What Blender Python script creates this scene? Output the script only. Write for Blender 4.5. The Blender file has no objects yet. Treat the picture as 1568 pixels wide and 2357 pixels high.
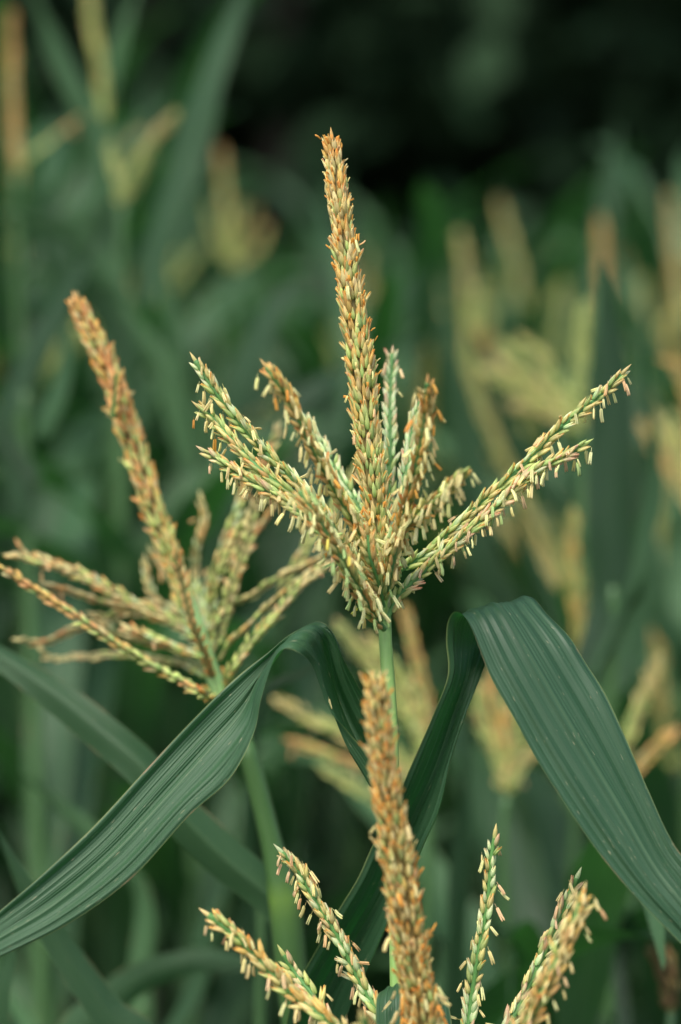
import bpy, math, random
import numpy as np
from mathutils import Vector, Matrix

rnd = random.Random(7)
S = bpy.context.scene

# ------------------------------------------------------------------ camera, sky, sun, exposure
CAM_Z, PITCH, LENS, FOC = 1.85, math.radians(-6.0), 85.0, 1.74
cam_d = bpy.data.cameras.new('camera')
cam = bpy.data.objects.new('camera', cam_d)
S.collection.objects.link(cam)
S.camera = cam
cam.location = (0, 0, CAM_Z)
cam.rotation_euler = (math.radians(90) + PITCH, 0, 0)
cam_d.sensor_fit = 'VERTICAL'
cam_d.sensor_height = 36
cam_d.sensor_width = 24
cam_d.lens = LENS
cam_d.clip_start = 0.05
cam_d.clip_end = 600
cam_d.dof.use_dof = True
cam_d.dof.focus_distance = FOC
cam_d.dof.aperture_fstop = 2.1

SUN_EL, SUN_AZ = math.radians(58), math.radians(205)     # azimuth measured clockwise from +Y
W = bpy.data.worlds.new('World')
S.world = W
W.use_nodes = True
wn = W.node_tree
sky = wn.nodes.new('ShaderNodeTexSky')
sky.sky_type = 'NISHITA'
sky.sun_disc = False
sky.sun_elevation = SUN_EL
sky.sun_rotation = SUN_AZ
sky.air_density = 1.0
sky.dust_density = 3.0
sky.ozone_density = 1.0
bg = wn.nodes['Background']
bg.inputs['Strength'].default_value = 0.10
wn.links.new(sky.outputs[0], bg.inputs['Color'])
sd = bpy.data.lights.new('sun', 'SUN')
sd.energy = 1.5
sd.angle = math.radians(28)
sd.color = (1.0, 0.96, 0.90)
sun = bpy.data.objects.new('sun', sd)
S.collection.objects.link(sun)
sdir = Vector((math.sin(SUN_AZ) * math.cos(SUN_EL), math.cos(SUN_AZ) * math.cos(SUN_EL), math.sin(SUN_EL)))
sun.rotation_euler = sdir.to_track_quat('Z', 'Y').to_euler()
S.view_settings.view_transform = 'Standard'
S.view_settings.look = 'None'
S.view_settings.gamma = 1
S.view_settings.exposure = 1.06
S.view_settings.use_curve_mapping = False
S.render.engine = 'CYCLES'
S.cycles.use_denoising = True
S.cycles.max_bounces = 8
S.cycles.transmission_bounces = 6
S.cycles.diffuse_bounces = 4

# ------------------------------------------------------------------ helpers
FPX = 2356 * LENS / 36.0
cp, sp = math.cos(PITCH), math.sin(PITCH)
FW, UP, RT = Vector((0, cp, sp)), Vector((0, -sp, cp)), Vector((1, 0, 0))
CAM = Vector((0, 0, CAM_Z))


def P(px, py, d=FOC):
    return CAM + d * (FW + RT * ((px - 784) / FPX) - UP * ((py - 1178) / FPX))


def to_px(p):
    v = Vector(p) - CAM
    d = v.dot(FW)
    return 784 + FPX * v.dot(RT) / d, 1178 - FPX * v.dot(UP) / d, d


def lin(c):
    r = []
    for x in c[:3]:
        x = x / 255.0
        r.append(x / 12.92 if x <= 0.04045 else ((x + 0.055) / 1.055) ** 2.4)
    return np.array(r)


def link(o, parent=None):
    S.collection.objects.link(o)
    if parent is not None:
        o.parent = parent
    return o


def mesh(name, V, F, mat, col=None, uv=None, smooth=True):
    """V (n,3), F list of index tuples or (m,k) array, col (n,3) per vertex, uv (n,2) per vertex"""
    V = np.asarray(V, dtype=np.float32)
    me = bpy.data.meshes.new(name)
    if isinstance(F, np.ndarray):
        m, k = F.shape
        me.vertices.add(len(V))
        me.vertices.foreach_set('co', V.ravel())
        me.loops.add(m * k)
        me.loops.foreach_set('vertex_index', F.astype(np.int32).ravel())
        me.polygons.add(m)
        me.polygons.foreach_set('loop_start', np.arange(0, m * k, k, dtype=np.int32))
        me.polygons.foreach_set('loop_total', np.full(m, k, dtype=np.int32))
        me.update(calc_edges=True)
    else:
        me.from_pydata(V.tolist(), [], F)
    me.polygons.foreach_set('use_smooth', [smooth] * len(me.polygons))
    if col is not None:
        a = me.color_attributes.new('Col', 'FLOAT_COLOR', 'POINT')
        c4 = np.ones((len(V), 4), dtype=np.float32)
        c4[:, :3] = col
        a.data.foreach_set('color', c4.ravel())
    if uv is not None:
        ul = me.uv_layers.new(name='UVMap')
        idx = np.empty(len(me.loops), dtype=np.int32)
        me.loops.foreach_get('vertex_index', idx)
        ul.data.foreach_set('uv', np.asarray(uv, dtype=np.float32)[idx].ravel())
    me.materials.append(mat)
    me.validate()
    return me


def obj(name, me, parent=None, **props):
    o = bpy.data.objects.new(name, me)
    link(o, parent)
    for k, v in props.items():
        o[k] = v
    return o


def crom(pts, n):
    """Catmull-Rom through an array (k,...) sampled at n values, uniform in parameter"""
    pts = np.asarray(pts, dtype=float)
    k = len(pts)
    if k == 2:
        t = np.linspace(0, 1, n).reshape((-1,) + (1,) * (pts.ndim - 1))
        return pts[0] * (1 - t) + pts[1] * t
    ext = np.concatenate([[2 * pts[0] - pts[1]], pts, [2 * pts[-1] - pts[-2]]])
    out = []
    for i in range(n):
        u = i / (n - 1) * (k - 1)
        j = min(int(u), k - 2)
        t = u - j
        p0, p1, p2, p3 = ext[j], ext[j + 1], ext[j + 2], ext[j + 3]
        out.append(0.5 * (2 * p1 + (p2 - p0) * t + (2 * p0 - 5 * p1 + 4 * p2 - p3) * t * t + (3 * p1 - p0 - 3 * p2 + p3) * t ** 3))
    return np.array(out)


def resample(c, n):
    seg = np.linalg.norm(np.diff(c, axis=0), axis=1)
    s = np.concatenate([[0], np.cumsum(seg)])
    q = np.linspace(0, s[-1], n)
    return np.stack([np.interp(q, s, c[:, i]) for i in range(3)], axis=1), s[-1]


def norm(v):
    v = np.asarray(v, dtype=float)
    return v / (np.linalg.norm(v, axis=-1, keepdims=True) + 1e-12)


def frames(c, ref=None):
    T = norm(np.gradient(c, axis=0))
    n = len(c)
    N = np.zeros((n, 3))
    a = np.array(ref if ref is not None else (0.13, -1.0, 0.07))
    a = a - T[0] * a.dot(T[0])
    N[0] = norm(a)
    for i in range(1, n):
        a = N[i - 1] - T[i] * N[i - 1].dot(T[i])
        N[i] = norm(a)
    return T, N, np.cross(T, N)


def tube(c, rad, sides=10, cap=True):
    T, N, B = frames(c)
    n = len(c)
    rad = np.asarray(rad)
    ang = np.linspace(0, 2 * math.pi, sides, endpoint=False)
    V = c[:, None, :] + rad[:, None, None] * (np.cos(ang)[None, :, None] * N[:, None, :] + np.sin(ang)[None, :, None] * B[:, None, :])
    F = []
    for i in range(n - 1):
        for j in range(sides):
            k = (j + 1) % sides
            F.append((i * sides + j, i * sides + k, (i + 1) * sides + k, (i + 1) * sides + j))
    V = V.reshape(-1, 3)
    if cap:
        F.append(tuple(range(sides - 1, -1, -1)))
        F.append(tuple((n - 1) * sides + j for j in range(sides)))
    uv = np.stack([np.tile(ang / (2 * math.pi), n), np.repeat(np.linspace(0, 1, n), sides)], axis=1)
    return V, F, uv


# ------------------------------------------------------------------ materials
def new_mat(name):
    m = bpy.data.materials.new(name)
    m.use_nodes = True
    nt = m.node_tree
    for n in list(nt.nodes):
        nt.nodes.remove(n)
    out = nt.nodes.new('ShaderNodeOutputMaterial')
    return m, nt, out


def nd(nt, t, **kw):
    n = nt.nodes.new(t)
    for k, v in kw.items():
        if k in n.inputs.keys():
            n.inputs[k].default_value = v
        else:
            setattr(n, k, v)
    return n


def mth(nt, op, a, b=None, clamp=False):
    n = nt.nodes.new('ShaderNodeMath')
    n.operation = op
    n.use_clamp = clamp
    for i, x in enumerate((a, b)):
        if x is None:
            continue
        if isinstance(x, (int, float)):
            n.inputs[i].default_value = x
        else:
            nt.links.new(x, n.inputs[i])
    return n.outputs[0]


def mixc(nt, fac, a, b, mode='MIX'):
    n = nt.nodes.new('ShaderNodeMix')
    n.data_type = 'RGBA'
    n.blend_type = mode
    for s, x in ((0, fac), (6, a), (7, b)):
        if isinstance(x, (int, float)):
            n.inputs[s].default_value = x
        elif isinstance(x, (tuple, list, np.ndarray)):
            n.inputs[s].default_value = tuple(x)[:3] + (1,)
        else:
            nt.links.new(x, n.inputs[s])
    return n.outputs[2]


def flower_mat():
    """spikelets, anthers, rachis: vertex colour, fine lengthwise nerves, some light let through"""
    m, nt, out = new_mat('tassel_tissue')
    L = nt.links
    at = nd(nt, 'ShaderNodeAttribute', attribute_name='Col')
    uv = nd(nt, 'ShaderNodeUVMap')
    mp = nd(nt, 'ShaderNodeMapping')
    mp.inputs['Scale'].default_value = (9, 1.6, 1)
    L.new(uv.outputs[0], mp.inputs[0])
    geo = nd(nt, 'ShaderNodeNewGeometry')
    oi = nd(nt, 'ShaderNodeObjectInfo')
    r = mth(nt, 'FRACT', mth(nt, 'ADD', geo.outputs['Random Per Island'], oi.outputs['Random']))
    no = nd(nt, 'ShaderNodeTexNoise', noise_dimensions='4D')
    no.inputs['Scale'].default_value = 1.0
    no.inputs['Detail'].default_value = 2
    L.new(mp.outputs[0], no.inputs['Vector'])
    L.new(mth(nt, 'MULTIPLY', r, 37.0), no.inputs['W'])
    c = mixc(nt, 1.0, at.outputs['Color'], mixc(nt, no.outputs['Fac'], (0.78, 0.78, 0.76), (1.42, 1.40, 1.34)), 'MULTIPLY')
    hs = nd(nt, 'ShaderNodeHueSaturation')
    L.new(c, hs.inputs['Color'])
    hs.inputs['Saturation'].default_value = 0.98
    L.new(mth(nt, 'ADD', mth(nt, 'MULTIPLY', r, 0.020), 0.492), hs.inputs['Hue'])
    L.new(mth(nt, 'ADD', mth(nt, 'MULTIPLY', mth(nt, 'FRACT', mth(nt, 'MULTIPLY', r, 7.3)), 0.3), 0.88), hs.inputs['Value'])
    pb = nd(nt, 'ShaderNodeBsdfPrincipled', Roughness=0.52)
    pb.inputs['Specular IOR Level'].default_value = 0.4
    L.new(hs.outputs[0], pb.inputs['Base Color'])
    bu = nd(nt, 'ShaderNodeBump', Strength=0.5, Distance=0.0003)
    L.new(no.outputs['Fac'], bu.inputs['Height'])
    L.new(bu.outputs[0], pb.inputs['Normal'])
    tr = nd(nt, 'ShaderNodeBsdfTranslucent')
    L.new(hs.outputs[0], tr.inputs['Color'])
    mx = nd(nt, 'ShaderNodeMixShader')
    mx.inputs[0].default_value = 0.36
    L.new(pb.outputs[0], mx.inputs[1])
    L.new(tr.outputs[0], mx.inputs[2])
    L.new(mx.outputs[0], out.inputs[0])
    return m


def leaf_mat(name, dark, light, trans, margin, rough=0.47, tfac=0.33, spec=0.45, vr=0.4):
    """uv.x runs across the blade 0..1, uv.y along it in metres"""
    m, nt, out = new_mat(name)
    L = nt.links
    uv = nd(nt, 'ShaderNodeUVMap')
    sx = nd(nt, 'ShaderNodeSeparateXYZ')
    L.new(uv.outputs[0], sx.inputs[0])
    oi = nd(nt, 'ShaderNodeObjectInfo')
    u, v = sx.outputs[0], sx.outputs[1]

    def noise(su, sv, w, det=3):
        mp = nd(nt, 'ShaderNodeMapping')
        mp.inputs['Scale'].default_value = (su, sv, 1)
        mp.inputs['Location'].default_value = (w, w * 1.7, 0)
        L.new(uv.outputs[0], mp.inputs[0])
        n = nd(nt, 'ShaderNodeTexNoise', noise_dimensions='4D')
        n.inputs['Scale'].default_value = 1
        n.inputs['Detail'].default_value = det
        L.new(mp.outputs[0], n.inputs['Vector'])
        L.new(mth(nt, 'MULTIPLY', oi.outputs['Random'], 29.0), n.inputs['W'])
        return n.outputs['Fac']
    fine = noise(90, 2.5, 0.3, 2)
    mid = noise(22, 1.5, 4.1, 2)
    blot = noise(3.0, 14, 8.0, 4)
    vein = mth(nt, 'SINE', mth(nt, 'MULTIPLY', u, 2 * math.pi * 26))
    f = mth(nt, 'ADD', mth(nt, 'MULTIPLY', mid, 0.75), mth(nt, 'MULTIPLY', blot, 0.45))
    f = mth(nt, 'ADD', f, mth(nt, 'MULTIPLY', vein, 0.05))
    f = mth(nt, 'ADD', f, mth(nt, 'MULTIPLY', fine, 0.35))
    f = mth(nt, 'SUBTRACT', f, 0.32, clamp=True)
    c = mixc(nt, f, dark, light)
    # midrib: pale stripe
    dm = mth(nt, 'ABSOLUTE', mth(nt, 'SUBTRACT', u, 0.5))
    rib = mth(nt, 'SUBTRACT', 1.0, mth(nt, 'DIVIDE', dm, 0.022), clamp=True)
    c = mixc(nt, mth(nt, 'MULTIPLY', rib, 0.45), c, (0.16, 0.27, 0.13))
    # margin
    ed = mth(nt, 'SUBTRACT', 1.0, mth(nt, 'DIVIDE', mth(nt, 'SUBTRACT', 0.5, dm), mth(nt, 'MULTIPLY', blot, 0.034)), clamp=True)
    c = mixc(nt, mth(nt, 'MULTIPLY', ed, 0.8), c, margin)
    br = mth(nt, 'SUBTRACT', 1.0, mth(nt, 'DIVIDE', mth(nt, 'SUBTRACT', 0.5, dm), 0.03), clamp=True)
    brn = mth(nt, 'MULTIPLY', mth(nt, 'SUBTRACT', noise(2.0, 30, 5.5, 3), 0.56, clamp=True), 12.0, clamp=True)
    c = mixc(nt, mth(nt, 'MULTIPLY', br, brn), c, (0.32, 0.22, 0.11))
    big = noise(14, 34, 6.6, 2)
    c = mixc(nt, mth(nt, 'MULTIPLY', mth(nt, 'SUBTRACT', big, 0.70, clamp=True), 5.0, clamp=True), c, (0.20, 0.27, 0.15))
    # small pale flecks
    sp_ = noise(60, 130, 2.2, 1)
    fl = mth(nt, 'MULTIPLY', mth(nt, 'SUBTRACT', sp_, 0.700, clamp=True), 12.0, clamp=True)
    c = mixc(nt, fl, c, (0.34, 0.36, 0.2))
    hs = nd(nt, 'ShaderNodeHueSaturation')
    L.new(c, hs.inputs['Color'])
    L.new(mth(nt, 'ADD', mth(nt, 'MULTIPLY', oi.outputs['Random'], vr), 1.0 - 0.42 * vr), hs.inputs['Value'])
    L.new(mth(nt, 'ADD', mth(nt, 'MULTIPLY', oi.outputs['Random'], -0.02), 0.51), hs.inputs['Hue'])
    pb = nd(nt, 'ShaderNodeBsdfPrincipled')
    pb.inputs['Specular IOR Level'].default_value = spec
    L.new(mth(nt, 'ADD', mth(nt, 'MULTIPLY', blot, 0.2), rough - 0.1), pb.inputs['Roughness'])
    L.new(hs.outputs[0], pb.inputs['Base Color'])
    h = mth(nt, 'ADD', mth(nt, 'MULTIPLY', vein, 0.35), mth(nt, 'ADD', mth(nt, 'MULTIPLY', mid, 2.0), mth(nt, 'MULTIPLY', fine, 0.9)))
    bu = nd(nt, 'ShaderNodeBump', Strength=0.55, Distance=0.0006)
    L.new(h, bu.inputs['Height'])
    L.new(bu.outputs[0], pb.inputs['Normal'])
    tr = nd(nt, 'ShaderNodeBsdfTranslucent')
    tc = mixc(nt, f, tuple(np.array(trans) * 0.7), trans)
    L.new(tc, tr.inputs['Color'])
    mx = nd(nt, 'ShaderNodeMixShader')
    mx.inputs[0].default_value = tfac
    L.new(pb.outputs[0], mx.inputs[1])
    L.new(tr.outputs[0], mx.inputs[2])
    L.new(mx.outputs[0], out.inputs[0])
    return m


def stalk_mat(name, col, col2):
    m, nt, out = new_mat(name)
    L = nt.links
    uv = nd(nt, 'ShaderNodeUVMap')
    mp = nd(nt, 'ShaderNodeMapping')
    mp.inputs['Scale'].default_value = (14, 1.3, 1)
    L.new(uv.outputs[0], mp.inputs[0])
    no = nd(nt, 'ShaderNodeTexNoise')
    no.inputs['Scale'].default_value = 1
    no.inputs['Detail'].default_value = 4
    L.new(mp.outputs[0], no.inputs['Vector'])
    at = nd(nt, 'ShaderNodeAttribute', attribute_name='Col')
    c = mixc(nt, no.outputs['Fac'], col, col2)
    c = mixc(nt, 1.0, c, at.outputs['Color'], 'MULTIPLY')
    pb = nd(nt, 'ShaderNodeBsdfPrincipled', Roughness=0.42)
    L.new(c, pb.inputs['Base Color'])
    pb.inputs['Subsurface Weight'].default_value = 0.15
    pb.inputs['Subsurface Radius'].default_value = (0.002, 0.004, 0.001)
    pb.inputs['Subsurface Scale'].default_value = 1.0
    bu = nd(nt, 'ShaderNodeBump', Strength=0.4, Distance=0.0005)
    L.new(no.outputs['Fac'], bu.inputs['Height'])
    L.new(bu.outputs[0], pb.inputs['Normal'])
    L.new(pb.outputs[0], out.inputs[0])
    return m


M_FL = flower_mat()
M_LEAF = leaf_mat('corn_leaf', (0.016, 0.074, 0.024), (0.085, 0.168, 0.092), (0.03, 0.24, 0.03), (0.30, 0.36, 0.12))
M_LEAFG = leaf_mat('corn_leaf_back', (0.016, 0.068, 0.022), (0.092, 0.182, 0.080), (0.05, 0.22, 0.03), (0.14, 0.20, 0.08), rough=0.46, spec=0.4, vr=1.2, tfac=0.34)
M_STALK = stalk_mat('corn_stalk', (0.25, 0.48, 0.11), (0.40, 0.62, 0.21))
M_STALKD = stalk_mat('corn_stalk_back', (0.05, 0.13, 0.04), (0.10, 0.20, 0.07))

# ------------------------------------------------------------------ spikelet and anther templates
PAL = {  # base, tip, stub (sRGB as seen, made linear)
    'green': ((120, 158, 84), (176, 186, 118), (210, 156, 78)),
    'gtan': ((134, 160, 88), (216, 188, 128), (212, 152, 72)),
    'tan': ((164, 162, 96), (226, 188, 132), (212, 152, 72)),
    'orange': ((178, 160, 90), (226, 172, 100), (216, 146, 62)),
    'pale': ((150, 192, 128), (206, 212, 166), (220, 180, 130)),
    'brown': ((150, 146, 82), (200, 168, 108), (200, 136, 70)),
    'husk': ((88, 74, 48), (122, 100, 66), (120, 90, 60)),
    'rose': ((146, 172, 106), (208, 176, 142), (200, 144, 110)),
    'dry': ((184, 166, 112), (230, 196, 144), (205, 150, 100)),
    'rust': ((188, 152, 94), (212, 164, 108), (210, 148, 84)),
    'lime': ((138, 168, 84), (190, 192, 124), (206, 150, 86)),
}
APAL = {'apale': (214, 220, 156), 'apeach': (232, 200, 144), 'aorange': (222, 158, 70), 'arose': (218, 186, 146),
        'agreen': (172, 194, 128), 'ayellow': (216, 204, 96), 'atan': (214, 178, 130)}


def spikelet_template(kind):
    """points along +Z, outward side +Y; weights (n,3) over base, tip, stub colours. unit length"""
    V, F, Wt, UV = [], [], [], []

    def shell(prof, yc, yr, xr, tilt, sides, wfun, x0=0.0, z0=0.0):
        base = len(V)
        for i, (t, r) in enumerate(prof):
            for j in range(sides):
                a = 2 * math.pi * (j + 0.5) / sides
                x = math.cos(a) * r * xr + x0
                y = math.sin(a) * r * yr + yc + tilt * t * t
                V.append((x, y, t * (1 - z0) + z0))
                Wt.append(wfun(t, abs(math.cos(a))))
                UV.append((j / sides, t))
        n = len(prof)
        for i in range(n - 1):
            for j in range(sides):
                k = (j + 1) % sides
                F.append((base + i * sides + j, base + i * sides + k, base + (i + 1) * sides + k, base + (i + 1) * sides + j))
    glume = lambda t, e: (max(0, 1 - t * 1.15 - 0.25 * e), min(1, t * 1.15 + 0.25 * e), 0)
    glume = (lambda g: lambda t, e: tuple(np.array(g(t, e)) / sum(g(t, e))))(glume)
    stub = lambda t, e: (0.15, 0.25, 0.6) if t < 0.5 else (0, 0.15, 0.85)
    prof = [(0, 0.4), (0.14, 0.85), (0.34, 1.0), (0.58, 0.8), (0.82, 0.36), (1.0, 0.03)]
    if kind == 'closed':
        shell(prof, 0.04, 0.13, 0.165, -0.02, 6, glume)
        shell([(a * 0.93, b) for a, b in prof], -0.07, 0.10, 0.14, 0.0, 5, glume)
    elif kind == 'open':
        shell(prof, 0.04, 0.11, 0.165, 0.10, 6, glume)
        shell([(a * 0.95, b) for a, b in prof], -0.06, 0.10, 0.15, -0.08, 5, glume, x0=0.03)
        shell([(0, 0.3), (0.5, 1), (0.93, 0.8), (1.0, 0.3)], 0.0, 0.05, 0.055, 0.05, 4, stub, x0=-0.02, z0=0.28)
    elif kind == 'spent':
        shell(prof, 0.05, 0.09, 0.15, 0.17, 6, glume, x0=-0.02)
        shell([(a * 0.9, b) for a, b in prof], -0.05, 0.10, 0.15, -0.04, 5, glume, x0=0.03)
        shell([(0, 0.3), (0.5, 1), (0.93, 0.8), (1.0, 0.3)], 0.02, 0.045, 0.05, 0.14, 4, stub, x0=0.05, z0=0.32)
        shell([(0, 0.3), (0.5, 1), (0.93, 0.8), (1.0, 0.3)], 0.02, 0.045, 0.05, 0.10, 4, stub, x0=-0.06, z0=0.24)
    else:  # low
        shell([(0, 0.4), (0.35, 1.0), (0.7, 0.75), (1.0, 0.08)], 0, 0.16, 0.17, 0.03, 5, glume)
    return np.array(V), np.array(F), np.array(Wt), np.array(UV)


def anther_template(bend):
    V, F, Wt, UV = [], [], [], []
    for lx in (-0.058, 0.058):
        base = len(V)
        for i, (t, r) in enumerate([(0, 0.35), (0.12, 0.9), (0.55, 1.0), (0.9, 0.85), (1.0, 0.45)]):
            for j in range(4):
                a = math.pi / 4 + j * math.pi / 2
                V.append((lx * (1 + 0.5 * t * t) + math.cos(a) * 0.08 * r, math.sin(a) * 0.10 * r + bend * (t - 0.5) ** 2, t))
                Wt.append((1 - 0.5 * (t > 0.95), 0.5 * (t > 0.95), 0))
                UV.append((j / 4 * 0.5, t))
        for i in range(4):
            for j in range(4):
                k = (j + 1) % 4
                F.append((base + i * 4 + j, base + i * 4 + k, base + (i + 1) * 4 + k, base + (i + 1) * 4 + j))
        F.append((base + 16, base + 17, base + 18, base + 19))
    base = len(V)   # the thread it hangs by
    for t in (-0.32, 0.06):
        for j in range(3):
            V.append((math.cos(j * 2.1) * 0.022, math.sin(j * 2.1) * 0.022, t))
            Wt.append((1, 0, 0))
            UV.append((0, 0))
    F += [(base, base + 1, base + 4, base + 3), (base + 1, base + 2, base + 5, base + 4), (base + 2, base, base + 3, base + 5)]
    return np.array(V), np.array(F), np.array(Wt), np.array(UV)


TPL = {k: spikelet_template(k) for k in ('closed', 'open', 'spent', 'low')}
TPL['anther0'] = anther_template(0.25)
TPL['anther1'] = anther_template(-0.3)
TPL['anther2'] = anther_template(0.02)
_cache = {}


def pal_cols(p):
    if p in PAL:
        return np.clip(np.array([lin(c) for c in PAL[p]]) * 1.4, 0, 0.85)
    c = np.clip(lin(APAL[p]) * 1.35, 0, 0.88)
    return np.array([c, c * np.array([0.92, 0.76, 0.55]), c])


def single_mesh(kind, pal):
    if (kind, pal) not in _cache:
        V, F, Wt, UV = TPL[kind]
        nm = 'anther' if kind.startswith('anther') else 'spikelet'
        _cache[(kind, pal)] = mesh(nm, V, F, M_FL, Wt @ pal_cols(pal), UV)
    return _cache[(kind, pal)]


def bake(name, recs, base):
    """recs: list of (kind, pal, Matrix4 np) -> one mesh"""
    Vs, Fs, Cs, Us = [], [], [], []
    off = 0
    for kind, pal, M in recs:
        V, F, Wt, UV = TPL[kind]
        Vs.append(V @ M[:3, :3].T + M[:3, 3] - base)
        Fs.append(F + off)
        Cs.append((Wt @ pal_cols(pal)) * (0.85 + 0.3 * rnd.random()))
        Us.append(UV)
        off += len(V)
    return mesh(name, np.concatenate(Vs), np.concatenate(Fs), M_FL, np.clip(np.concatenate(Cs), 0, 0.88), np.concatenate(Us))


def pick(dist):
    r = rnd.random() * sum(w for _, w in dist)
    for k, w in dist:
        r -= w
        if r <= 0:
            return k
    return dist[-1][0]


def basis(pos, z, y, s):
    z = norm(z)
    y = np.asarray(y) - z * np.dot(y, z)
    y = norm(y)
    x = np.cross(y, z)
    M = np.eye(4)
    M[:3, 0], M[:3, 1], M[:3, 2] = x * s[0], y * s[1], z * s[2]
    M[:3, 3] = pos
    return M


class Plant:
    """a corn plant: Empty at its foot, parts as children, spikelets and anthers under their branch"""

    def __init__(self, foot, label, group=None, name='corn_plant'):
        self.e = bpy.data.objects.new(name, None)
        self.e.empty_display_size = 0.05
        link(self.e)
        self.e.location = foot
        self.base = np.array(foot, dtype=float)
        self.e['label'] = label
        self.e['category'] = 'corn plant'
        if group:
            self.e['group'] = group
        self.spk, self.ant = [], []

    def stalk(self, pts, rads, mat=None, sides=14, nodes=(), name='stalk', tints=None):
        c0 = crom(pts, 120)
        seg = np.concatenate([[0], np.cumsum(np.linalg.norm(np.diff(c0, axis=0), axis=1))])
        r0 = crom(np.array([[x, 0, 0] for x in rads]), 120)[:, 0]
        c, Ltot = resample(c0, 90)
        r = np.interp(np.linspace(0, seg[-1], 90), seg, r0)
        tint = np.ones((90, 3))
        for nz, w, col in nodes:   # node at world height nz
            g = np.exp(-((c[:, 2] - nz) / w) ** 2)
            r = r * (1 + 0.12 * g)
            tint = tint * (1 - g[:, None]) + np.array(col) * g[:, None]
        if tints is not None:
            tint = tint * crom(np.array(tints), 90)
        V, F, uv = tube(c, r, sides)
        uv[:, 1] *= Ltot * 20
        me = mesh(name, V - self.base, F, mat or M_STALK, np.repeat(tint, sides, axis=0), uv)
        return obj(name, me, self.e)

    def leaf(self, me, **kw):
        return obj('leaf', me, self.e, **kw)

    def branch(self, pts, kind='side', ranks=4, spacing=0.0075, rcore=(0.0018, 0.0012), rr=None, slen=0.0098, ang=14, pal0=(('green', 1),),
               pal1=(('gtan', 1),), shapes=(('closed', 2), ('open', 2)), anth=0.0, anth_pal=(('apale', 1),), anth_fun=None, alen=0.0093,
               stubs=0.0, start=0.04, core_col=(110, 150, 80), low=False, wid=1.0, lift=1.0, seed_roll=None, hang=1.0):
        c = crom([np.array(p) for p in pts], 40)
        c, L = resample(c, 80)
        T, N, B = frames(c)
        rc = crom(np.array([[x, 0, 0] for x in rcore]), 80)[:, 0]
        nm = 'central_spike' if kind == 'spike' else 'side_branch'
        V, F, uv = tube(c, np.maximum(rc * (0.8 if kind == 'spike' else 1), 0.0004), 7)
        cc = lin(core_col)
        part_recs = []
        me = mesh(nm, V - self.base, F, M_FL, np.tile(cc, (len(V), 1)), uv)
        part = obj(nm, me, self.e)
        roll0 = rnd.random() * 6.28 if seed_roll is None else seed_roll
        for k in range(ranks):
            s = L * start + spacing * (k * 0.618 % 1.0)
            while s < L - slen * 0.35:
                u = s / L
                ff = u * 79
                i = min(int(ff), 78)
                w = ff - i
                p = c[i] * (1 - w) + c[i + 1] * w
                t, n0, b0 = T[i], N[i], B[i]
                th = roll0 + 2 * math.pi * k / ranks + rnd.gauss(0, 0.16)
                n = n0 * math.cos(th) + b0 * math.sin(th)
                dist = pal1 if rnd.random() < u ** (1.3 if kind == 'spike' else 1.2) else pal0
                pal = pick(dist)
                sc = slen * (0.78 + 0.4 * rnd.random()) * (1 - 0.25 * max(0, (u - 0.85) / 0.15))
                a = math.radians(ang + rnd.gauss(0, 5) + (rnd.uniform(6, 22) if rnd.random() < 0.12 else 0)) * lift
                side = np.cross(t, n) * rnd.gauss(0, 0.07)
                z = t * math.cos(a) + n * math.sin(a) + side
                shp = 'low' if low else pick(shapes)
                M = basis(p + n * (rc[i] * 0.9 + 0.0006), z, n, (sc * wid * (0.9 + 0.2 * rnd.random()), sc * wid, sc))
                self.spk.append((shp, pal, M, part, n))
                pa = (anth_fun(u) if anth_fun else anth) * (1 if kind == 'spike' else min(0.88, 0.25 + 3 * u))
                na = int(pa) + (rnd.random() < pa - int(pa))
                for q in range(na):
                    if hang > 0 and n[2] > 0.55 and rnd.random() < 0.6:
                        continue
                    tip = p + n * (rc[i] + sc * 0.28) + z * sc * (0.45 + 0.45 * rnd.random()) + np.array([rnd.gauss(0, 1), rnd.gauss(0, 1), 0]) * 0.0008
                    d = np.array([0, 0, -1.0]) * hang + n * (0.35 if hang > 0 else 1) + np.array([rnd.gauss(0, 0.22) for _ in range(3)]) + t * (0 if hang > 0 else 1.2)
                    if hang > 0 and rnd.random() < 0.12:
                        d = d + n * 0.9 + np.array([rnd.gauss(0, 0.5) for _ in range(3)])
                    al = alen * (0.6 + 0.55 * rnd.random())
                    d = norm(d)
                    yv = np.array([rnd.gauss(0, 1), -1.2, rnd.gauss(0, 0.3)])
                    Ma = basis(tip + d * (0.0006 + 0.0022 * rnd.random()), d, yv, (al * 0.98, al * 0.98, al))
                    self.ant.append(('anther%d' % rnd.randrange(3), pick(anth_pal), Ma, part, n))
                if stubs and rnd.random() < stubs:
                    tip = p + n * (rc[i] + sc * 0.12) + z * sc * (0.6 + 0.3 * rnd.random())
                    d = norm(z + n * (0.05 + 0.4 * rnd.random()) + np.array([rnd.gauss(0, 0.25) for _ in range(3)]))
                    al = 0.0042 * (0.7 + 0.6 * rnd.random())
                    self.ant.append(('anther%d' % rnd.randrange(3), pick((('aorange', 3), ('apeach', 2), ('atan', 1))),
                                     basis(tip, d, n, (al * 1.3, al * 1.3, al)), part, n))
                s += spacing * (0.85 + 0.3 * rnd.random())
        # the spikelet that ends the branch
        M = basis(c[-1] - T[-1] * slen * 0.35, T[-1], N[-1], (slen * 0.9 * wid, slen * 0.9 * wid, slen * 1.05))
        self.spk.append(('low' if low else 'closed', pick(pal1), M, part, -np.array(FW)))
        return part

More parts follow.
